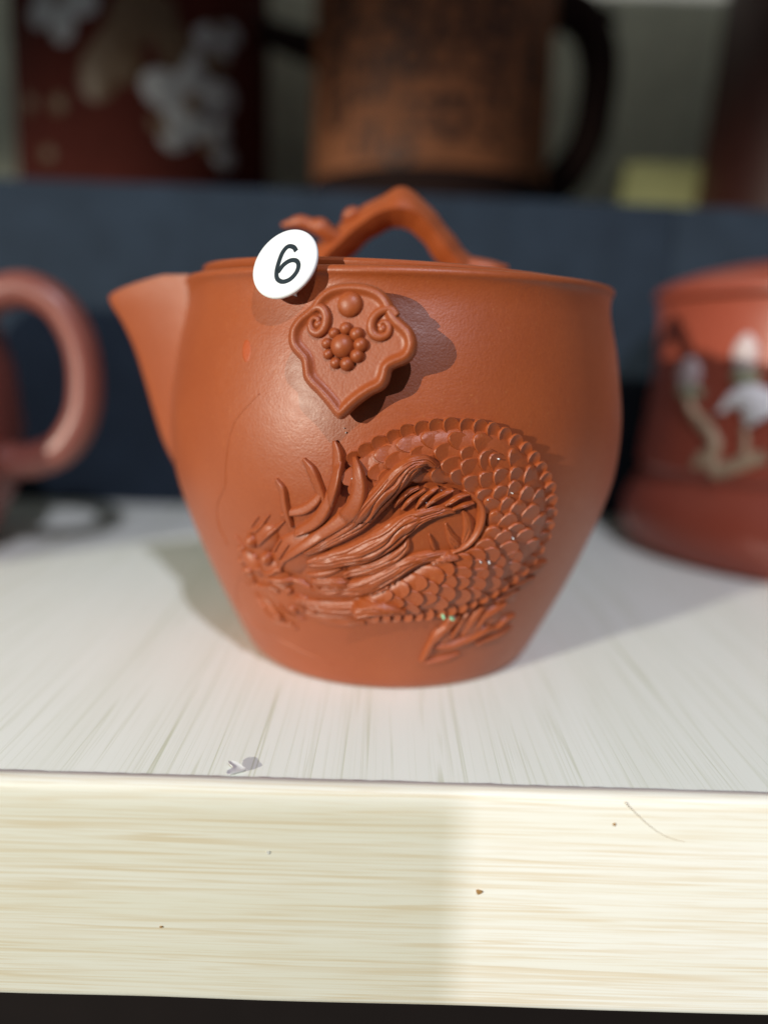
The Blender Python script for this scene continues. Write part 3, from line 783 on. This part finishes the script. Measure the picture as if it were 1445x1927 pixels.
handle = build('side_handle', v, f, CLAY, pot, sharp=0)
tag(handle, 'cloud-shaped clay button with beaded flower and two scrolls, jutting from the wall')
def stem():
    v = []
    for h, q_ in ((-.1, .66), (-.3, .60), (-.6, .60), (-1.2, .64)):
        for x, z in OUT:
            v.append(pq(c0[0] + (x - c0[0]) * q_, c0[1] + .05 + (z - c0[1]) * q_, h))
    return build('handle_stem', v, grid_faces(4, n, closed_k=True), CLAY, handle, sharp=0)
stem()
def plaque_ball(name, a, b, r, hs=.75, h0=-.03):
    v = [pq(a, b, h0 + r * hs)]
    for i in range(1, 8):
        t = i / 7 * PI / 2
        for j in range(18):
            c = 2 * PI * j / 18
            v.append(pq(a + math.cos(c) * r * math.sin(t), b + math.sin(c) * r * math.sin(t), h0 + r * hs * math.cos(t)))
    f = [(0, 1 + j, 1 + (j + 1) % 18) for j in range(18)]
    for i in range(6):
        for j in range(18):
            f.append((1 + i * 18 + j, 1 + (i + 1) * 18 + j, 1 + (i + 1) * 18 + (j + 1) % 18, 1 + i * 18 + (j + 1) % 18))
    return build(name, v, f, CLAY, handle, sharp=0)
plaque_ball('dome', *Q['dome'], .185, .6)
plaque_ball('flower_centre', *Q['flower'], .175, .85)
for a, b, r in Q['beads']: plaque_ball('flower_bead', a, b, r * 1.02, 1.1)
for nm in ('scroll1', 'scroll2'):
    P = cr([(*p,) for p in Q[nm]], 60)
    pts = []
    for i, (a, b) in enumerate(P):
        u = i / 59
        r = .05 + .028 * math.sin(PI * min(1, u * 1.3)) - .012 * u
        p = pq(a, b, -.02)
        pts.append((p.x, p.y, p.z, r))
    tube('scroll', pts, CLAY, handle, seg=12, sharp=0)
    ex, ez = P[-1]
    plaque_ball('scroll_eye', ex + (.01 if nm == 'scroll1' else .0), ez, .07, .9)

# ---- lid with a branch-shaped bridge handle
lp = [(0, 7.0), (3.70, 7.0), (3.72, 7.02), (3.73, 7.12), (3.70, 7.16), (3.6, 7.18), (2.6, 7.24), (1.4, 7.30), (0, 7.33)]
tilt = lambda x, z: z + (-(x - AX[0])) * .028
lid = ld = lathe('lid', lp, AX, CLAY, pot, seg=128)
for vv in ld.data.vertices:
    vv.co.z += -vv.co.x * .028 + .0008
br = [(-1.66, 7.20, .34), (-1.36, 7.52, .31), (-1.0, 7.88, .28), (-.6, 8.23, .28), (-.2, 8.47, .28), (.16, 8.54, .28), (.5, 8.43, .27), (.83, 8.12, .25), (1.15, 7.74, .25), (1.46, 7.46, .26), (1.74, 7.28, .30)]
def branch():
    P = cr([(x, z, r) for x, z, r in br], 70)
    K = 12
    v = []
    for i, (x, z, r) in enumerate(P):
        a, b = P[max(i - 1, 0)], P[min(i + 1, 69)]
        T = V(b[0] - a[0], 0, b[1] - a[1]).normalized()
        N = V(-T.z, 0, T.x)
        B = V(0, -1, 0)
        rr = r * (1 + .13 * noise.noise(V(i * .22, 0, 0)))
        for k in range(K):
            t = 2 * PI * k / K
            # keel towards the viewer and towards the top, flat underneath
            ca, sa = math.cos(t), math.sin(t)
            q_ = 1.0 + .13 * math.cos(4 * t)
            kink = .14 * math.exp(-((x - .16) / .2) ** 2) * max(0, ca)
            v.append(Vector((x, AX[1], z)) + N * (ca * rr * q_ * .95 + kink) + B * (sa * rr * q_ * 1.25))
    f = grid_faces(70, K, closed_k=True) + [tuple(range(K)), tuple(69 * K + k for k in range(K))]
    return build('bridge_handle', v, f, CLAY, lid, sharp=38)
bh = branch()
tube('twig_end', [(1.5, AX[1] - .05, 7.52, .22), (1.76, AX[1] - .1, 7.50, .20), (2.02, AX[1] - .12, 7.50, .15), (2.24, AX[1] - .12, 7.55, .04)], CLAY, lid, n=14, seg=10)
tube('side_twig', [(-1.0, AX[1] - .2, 7.98, .14), (-1.2, AX[1] - .25, 8.06, .15), (-1.36, AX[1] - .25, 8.17, .18), (-1.52, AX[1] - .22, 8.20, .13), (-1.75, AX[1] - .2, 8.26, .13), (-1.95, AX[1] - .18, 8.22, .08), (-2.1, AX[1] - .15, 8.20, .04)], CLAY, lid, n=22, seg=10)
tube('bud', [(-.55, AX[1] - .1, 8.42, .03), (-.70, AX[1] - .1, 8.46, .12), (-.84, AX[1] - .1, 8.42, .12), (-.95, AX[1] - .1, 8.32, .03)], CLAY, lid, n=10, seg=10)

# ---- number sticker
T = D['sticker']
SC, S1, S2, SN = Vector(T['C']), Vector(T['e1']), Vector(T['e2']), Vector(T['n'])
def sq(a, b, h):
    # the disc bends back a little at its upper left
    bend = -.10 * max(0, b - .1) ** 2
    return SC + S1 * a + S2 * b + SN * (h + bend)
v, f = [sq(0, 0, .0)], []
SR = .560
rg = [(.25, 0), (.5, 0), (.75, 0), (.92, 0), (.985, -.012), (1, -.04), (.985, -.07), (.9, -.075), (.5, -.075)]
for q_, h in rg:
    for j in range(64):
        a_ = 2 * PI * j / 64
        v.append(sq(SR * q_ * math.cos(a_), SR * .90 * q_ * math.sin(a_) - .02, h))
f = [(0, 1 + j, 1 + (j + 1) % 64) for j in range(64)] + grid_faces(len(rg), 64, closed_k=True, off=1)
v.append(sq(0, 0, -.075)); f += [(1 + 8 * 64 + j, 1 + 8 * 64 + (j + 1) % 64, len(v) - 1) for j in range(64)]
st = build('number_sticker', v, f, WHITE, None, origin=SC, sharp=60)
tag(st, 'round white sticker with black number 6 on the teapot rim', 'sticker')
P6 = cr(T['six'], 90)
v = []
for i, (a_, b_) in enumerate(P6):
    p0, p1 = P6[max(i - 1, 0)], P6[min(i + 1, 89)]
    tx, tz = p1[0] - p0[0], p1[1] - p0[1]
    l = math.hypot(tx, tz) or 1
    ww = .036
    for k, (q_, h) in enumerate(((-1, .0005), (-.9, .006), (.9, .006), (1, .0005))):
        v.append(sq(a_ - tz / l * ww * q_, b_ + tx / l * ww * q_, h))
f = grid_faces(90, 4) + [(0, 1, 2, 3), (356, 357, 358, 359)]
build('digit', v, f, INK, st, smooth=False)
# tab that holds it against the wall
tab = [on_pot(-1.98, 6.70, -.02), on_pot(-1.78, 6.66, -.02), on_pot(-1.94, 6.88, -.02), on_pot(-1.74, 6.84, -.02)]
tb = [sq(-.30, -.22, -.07), sq(-.12, -.30, -.07), sq(-.24, -.02, -.07), sq(-.06, -.10, -.07)]
build('foam_pad', tab + tb, [(0, 1, 3, 2), (4, 6, 7, 5), (0, 4, 5, 1), (1, 5, 7, 3), (3, 7, 6, 2), (2, 6, 4, 0)], WHITE, st, smooth=False)

# ------------------------------------------------------------------ red pot with the bird, at the right
RX = (13.0, 8.5)
rp = tag(empty('bird_pot', (RX[0], RX[1], 0)), 'deep red clay pot with white buds and a white bird, right edge of the shelf', 'teapot')
RP = [(0, .08), (4.4, .08), (4.5, 0), (4.72, .02), (5.0, .25), (5.17, .6), (5.22, .95), (5.18, 1.35), (5.06, 1.75), (4.86, 2.1), (4.72, 2.35), (4.68, 2.5), (4.76, 2.62), (4.82, 2.75), (4.80, 2.95), (4.74, 3.7), (4.66, 4.5), (4.59, 5.2), (4.56, 5.8), (4.55, 6.5), (4.56, 7.1), (4.60, 7.5), (4.62, 7.62), (4.5, 7.66), (4.2, 7.66), (4.1, 7.3), (4.2, 5), (4.5, 2), (4.4, .8), (0, .6)]
lathe('body', RP, RX, CLAY_RED, rp, seg=160, sharp=30)
def rp_r(z):
    for (r1, z1), (r2, z2) in zip(RP[5:], RP[6:]):
        if z1 <= z <= z2: return r1 + (r2 - r1) * (z - z1) / max(z2 - z1, 1e-6)
    return 4.6
def on_rp(th, z, h):
    r = rp_r(z) + h
    return (RX[0] + math.sin(th) * r, RX[1] - math.cos(th) * r, z)
def rp_blob(name, th, z, rx, ry, rot, h, mat, parent=rp, pinch=0.0):
    v = [on_rp(th, z, h)]
    ca, sa = math.cos(rad(rot)), math.sin(rad(rot))
    n, m = 6, 18
    for i in range(1, n + 1):
        u = i / n
        for j in range(m):
            a = 2 * PI * j / m
            x, y = rx * u * math.cos(a), ry * u * math.sin(a)
            x *= 1 - pinch * max(0, y / ry) ** 2
            hh = h * (1 - u * u) ** .6 if i < n else -.03
            v.append(on_rp(th + (x * ca - y * sa) / 4.6, z + x * sa + y * ca, hh))
    f = [(0, 1 + j, 1 + (j + 1) % m) for j in range(m)]
    for i in range(n - 1):
        for j in range(m):
            f.append((1 + i * m + j, 1 + (i + 1) * m + j, 1 + (i + 1) * m + (j + 1) % m, 1 + i * m + (j + 1) % m))
    return build(name, v, f, mat, parent, sharp=0)
def rp_path(name, pts, mat, h=.12):
    P = cr(pts, 40); K = 9; v = []
    for i, (t, z, wd) in enumerate(P):
        a, b = P[max(i - 1, 0)], P[min(i + 1, 39)]
        tx, tz = (b[0] - a[0]) * 4.6, b[1] - a[1]
        l = math.hypot(tx, tz) or 1
        for k in range(K):
            x = k / (K - 1) * 2 - 1
            q_ = wd * x * (1 + .25 * noise.noise(V(i * .35, x, 0)))
            v.append(on_rp(t - tz / l * q_ / 4.6, z + tx / l * q_, -.03 if k in (0, K - 1) else h * (1 - x * x) * (1 + .3 * noise.noise(V(i * .5, x * 2, 4)))))
    return build(name, v, grid_faces(40, K), mat, rp, sharp=0)
rp_blob('flower_bud',-1.227,5.537,0.521,0.508,0,0.16,PINKBUD,pinch=.35)
rp_blob('calyx',-1.193,5.013,0.573,0.190,0,0.16,GREENBUD)
rp_blob('flower_bud',-0.842,6.126,0.378,0.571,0,0.16,PINKBUD,pinch=.35)
rp_blob('calyx',-0.825,5.521,0.446,0.222,0,0.16,GREENBUD)
rp_path('branch',[(-1.2,4.889,0.144),(-1.131,4.455,0.156),(-1.013,4.053,0.181),(-0.941,3.643,0.191),(-0.955,3.191,0.212),(-0.911,2.921,0.244),(-0.794,3.139,0.229),(-0.673,3.392,0.201),(-0.642,3.462,0.182)],TWIG,0.14)
rp_path('twig',[(-0.788,4.221,0.07),(-0.766,3.802,0.104),(-0.757,3.347,0.121)],TWIG,0.1)
rp_path('twig',[(-0.951,3.489,0.115),(-1.014,3.199,0.202),(-1.052,2.933,0.125)],TWIG,0.12)
rp_path('bird',[(-0.938,4.526,0.076),(-0.873,4.881,0.238),(-0.797,4.96,0.405),(-0.716,4.743,0.561),(-0.67,4.477,0.619)],BIRD,0.2)
rl = lathe('lid', [(0, 7.6), (4.05, 7.62), (4.08, 7.70), (4.68, 7.72), (4.74, 7.80), (4.74, 7.92), (4.66, 8.02), (4.3, 8.22), (3.6, 8.48), (2.6, 8.72), (1.4, 8.86), (.5, 8.9), (0, 8.9)], RX, CLAY_RED, rp, seg=128, sharp=30)
lathe('knob', [(0, 8.85), (.55, 8.86), (.45, 9.1), (.5, 9.3), (.8, 9.6), (.85, 9.9), (.6, 10.2), (0, 10.3)], RX, CLAY_RED, rl, seg=48)

# ------------------------------------------------------------------ pot at the left: only its ring handle shows
lpot = tag(empty('ring_handle_pot', (-15.2, 5.0, 0)), 'rose-brown clay pot at the left edge, its round ring handle showing', 'teapot')
lathe('body', [(0, .06), (3.4, .06), (3.6, 0), (4.1, .5), (4.7, 1.8), (4.95, 3.4), (4.8, 5.2), (4.3, 6.8), (3.7, 7.7), (3.5, 8.0), (3.4, 8.0), (3.5, 7.4), (4.4, 5), (4.4, 2), (3, .6), (0, .6)], (-15.2, 5.0), CLAY_HANDLE, lpot, seg=96)
tube('handle', [(-10.9, 5, 6.7, .50), (-10.3, 5, 7.05, .47), (-9.5, 5, 7.22, .46), (-8.7, 5, 6.85, .46), (-8.2, 5, 6.0, .45), (-8.05, 5, 5.0, .45), (-8.2, 5, 3.95, .46), (-8.75, 5, 3.1, .47), (-9.6, 5, 2.72, .47), (-10.3, 5, 2.72, .48), (-10.9, 5, 2.9, .52)], CLAY_HANDLE, lpot, seg=18, n=70)

# ------------------------------------------------------------------ wares on the riser behind
can = tag(empty('flower_canister', (-11.3, 22.5, RIS_Z)), 'dark red canister with white flowers standing on the riser at upper left', 'canister')
CX = (-11.3, 22.5); CR = 5.5
lathe('body', [(0, RIS_Z), (CR - .3, RIS_Z), (CR, RIS_Z + .3), (CR, RIS_Z + 13), (CR - .4, RIS_Z + 13.4), (0, RIS_Z + 13.4)], CX, CLAY_DARK, can, seg=96)
lathe('lid', [(0, RIS_Z + 13.41), (CR - .2, RIS_Z + 13.41), (CR - .2, RIS_Z + 15), (CR - .6, RIS_Z + 15.3), (0, RIS_Z + 15.5)], CX, CLAY_DARK, can, seg=96)
def on_can(a, z, h, c=CX, R=CR): return (c[0] + math.sin(a) * (R + h), c[1] - math.cos(a) * (R + h), z)
def can_blob(name, th, z, rx, ry, rot, mat, parent, c=CX, R=CR, h=.12):
    ca, sa = math.cos(rad(rot)), math.sin(rad(rot))
    v = [on_can(th, z, h, c, R)]
    m = 16
    for i in range(1, 4):
        u = i / 3
        for j in range(m):
            a = 2 * PI * j / m
            x, y = rx * u * math.cos(a), ry * u * math.sin(a)
            v.append(on_can(th + (x * ca - y * sa) / R, z + x * sa + y * ca, h * (1 - u * u) - (.02 if i == 3 else 0), c, R))
    f = [(0, 1 + j, 1 + (j + 1) % m) for j in range(m)]
    for i in range(2):
        for j in range(m):
            f.append((1 + i * m + j, 1 + (i + 1) * m + j, 1 + (i + 1) * m + (j + 1) % m, 1 + i * m + (j + 1) % m))
    return build(name, v, f, mat, parent)
def flower(th, z, r, rot, skip=()):
    for k in range(5):
        if k in skip: continue
        a = rad(rot + 72 * k)
        can_blob('petal', th + math.cos(a) * r * .62 / CR, z + math.sin(a) * r * .62, r * .55, r * .42, rot + 72 * k, PETAL, can)
    can_blob('flower_heart', th, z, r * .26, r * .26, 0, GOLD, can, h=.2)
flower(0.621,15.408,1.9,20,(4,))
flower(-0.327,18.894,1.5,60,(0,))
flower(0.825,18.411,1.1,0,(1, 2))
flower(0.744,13.931,1.2,50,(2, 3))
can_blob('gold_leaf',0.074,17.219,1.5,0.7,60,GOLD,can)
can_blob('gold_leaf',-0.025,16.266,0.9,1.3,-20,GOLD,can)
can_blob('gold_leaf',0.203,17.644,1.0,0.6,20,GOLD,can)
can_blob('gold_leaf',-0.372,15.084,0.45,0.4,0,GOLD,can)
can_blob('gold_leaf',-0.7,15.299,0.45,0.4,0,GOLD,can)
can_blob('gold_leaf',-0.5,13.272,0.4,0.35,0,GOLD,can)
can_blob('gold_leaf',0.384,17.961,1.2,0.5,-30,GOLD,can)
can_blob('gold_leaf',0.278,18.433,1.4,0.9,10,GOLD,can)
can_blob('gold_leaf',0.492,17.312,0.8,1.2,30,GOLD,can)
can_blob('gold_leaf',0.142,16.496,0.8,0.8,0,GOLD,can)
can_blob('gold_leaf',0.776,17.069,0.9,0.5,20,GOLD,can)
can_blob('gold_leaf',0.404,14.34,0.7,0.4,-30,GOLD,can)

sp = tag(empty('seal_teapot', (1.55, 21.5, RIS_Z)), 'brown teapot stamped with dark seals, black ear handle, on the riser', 'teapot')
BX = (1.55, 21.5); BR = 5.15
lathe('body', [(0, RIS_Z), (BR - .5, RIS_Z), (BR - .35, RIS_Z + .1), (BR, RIS_Z + 1.75), (BR, RIS_Z + 11), (BR - .5, RIS_Z + 11.4), (0, RIS_Z + 11.4)], BX, CLAY_BROWN, sp, seg=96, sharp=25)
lathe('foot_band', [(BR - .2, RIS_Z + .02), (BR + .06, RIS_Z + .02), (BR + .09, RIS_Z + 1.7), (BR - .2, RIS_Z + 1.7)], BX, BLACK_CLAY, sp, seg=96, closed=True)
tube('handle', [(6.1, 21.5, 20.5, .95), (7.2, 21.5, 20.6, .9), (8.2, 21.5, 20.0, .88), (8.75, 21.5, 18.7, .86), (8.8, 21.5, 17.2, .84), (8.6, 21.5, 15.6, .84), (8.0, 21.5, 14.3, .84), (7.2, 21.5, 13.4, .85), (6.0, 21.5, 12.8, .85)], BLACK_CLAY, sp, n=50)
tube('thumb_rest', [(8.3, 21.5, 20.2, .5), (8.9, 21.5, 20.3, .42), (9.45, 21.5, 20.25, .06)], BLACK_CLAY, sp, n=10)
tube('spout', [(-3.2, 21.5, 18.6, .75), (-4.6, 21.5, 19.0, .62), (-5.8, 21.5, 19.4, .55), (-7.2, 21.5, 20.2, .5)], BLACK_CLAY, sp, n=20)
random.seed(11)
def stamp(th, z, wd, hg, k):
    """one seal: a few short thick strokes"""
    v, f = [], []
    for (x0, z0, x1, z1) in k:
        b = len(v)
        for h in (-.02, .03):
            for x, zz in ((x0, z0), (x1, z0), (x1, z1), (x0, z1)):
                v.append(on_can(th + x * wd / BR, z + zz * hg, h, BX, BR))
        f += [(b, b + 1, b + 2, b + 3), (b + 4, b + 5, b + 6, b + 7)] + [(b + j, b + (j + 1) % 4, b + 4 + (j + 1) % 4, b + 4 + j) for j in range(4)]
    return build('seal_stamp', v, f, STAMP, sp, smooth=False)
def ring(r0_, r1_, n=12, cx=0, cz=0):
    """short facets round a circle, as stroke boxes"""
    return [(cx + math.cos(2 * PI * i / n) * (r0_ + r1_) / 2 - .13, cz + math.sin(2 * PI * i / n) * (r0_ + r1_) / 2 - .13,
             cx + math.cos(2 * PI * i / n) * (r0_ + r1_) / 2 + .13, cz + math.sin(2 * PI * i / n) * (r0_ + r1_) / 2 + .13) for i in range(n)]
KS = [ring(.36, .5) + [(-.2, -.07, .2, .07)],
      [(-.5, .2, -.1, .34), (.05, .2, .5, .34), (-.5, -.34, -.07, -.2), (.1, -.34, .5, -.2), (-.12, -.1, .12, .12)],
      ring(.3, .42, 10) + [(-.5, .36, .5, .5)],
      [(-.4, -.5, -.2, .1), (.1, -.3, .3, .5), (-.3, .2, .0, .42), (-.1, -.45, .25, -.3)]]
stamp(-0.847,18.587,1.7,1.9,KS[0])
stamp(-0.518,17.582,2.0,2.1,KS[1])
stamp(-0.268,18.357,1.5,1.5,KS[2])
stamp(-0.509,16.171,2.0,1.6,KS[3])
stamp(-0.197,16.875,1.3,1.4,KS[0])
stamp(0.136,16.907,2.1,2.1,KS[1])
stamp(0.426,17.452,1.5,1.6,KS[2])
stamp(0.122,18.445,2.2,1.6,KS[3])
stamp(0.502,18.716,1.5,1.4,KS[0])
stamp(-0.123,14.82,1.4,1.9,KS[1])
stamp(0.116,14.76,1.4,1.8,KS[2])
stamp(-0.544,14.083,1.5,1.3,KS[3])
stamp(-0.907,17.123,1.3,1.5,KS[0])
stamp(0.419,14.237,1.5,1.3,KS[1])
stamp(-0.861,15.303,1.3,1.5,KS[2])
stamp(0.445,15.877,1.5,1.4,KS[3])
stamp(0.823,17.035,1.3,1.5,KS[0])
stamp(0.793,15.244,1.3,1.5,KS[1])
stamp(-0.275,13.408,1.3,0.9,KS[2])
stamp(0.824,18.569,1.2,1.4,KS[3])

dv = tag(empty('dark_vase', (18.6, 21.5, RIS_Z)), 'tall dark brown vessel cut by the right edge, on the riser', 'vase')
lathe('body', [(0, RIS_Z), (4.7, RIS_Z), (4.85, RIS_Z + .2), (4.3, RIS_Z + 10), (4.1, RIS_Z + 13), (3.8, RIS_Z + 13.2), (0, RIS_Z + 13.2)], (18.6, 21.5), VASE, dv, seg=96)
lathe('lip', [(3.7, RIS_Z + 13.1), (4.25, RIS_Z + 13.1), (4.3, RIS_Z + 13.5), (3.7, RIS_Z + 13.5)], (18.6, 21.5), VASE, dv, seg=64, closed=True)
yb = box('wall_strip_block', (10.67, 22.6, RIS_Z), (16.5, 24.0, RIS_Z + 3.45), YELLOW, bevel=.08)  # stand-in for the lit foot of the wall, its brightness put into the colour
tag(yb, 'pale yellow block standing in for the lit strip of wall beside the dark vessel', 'block')
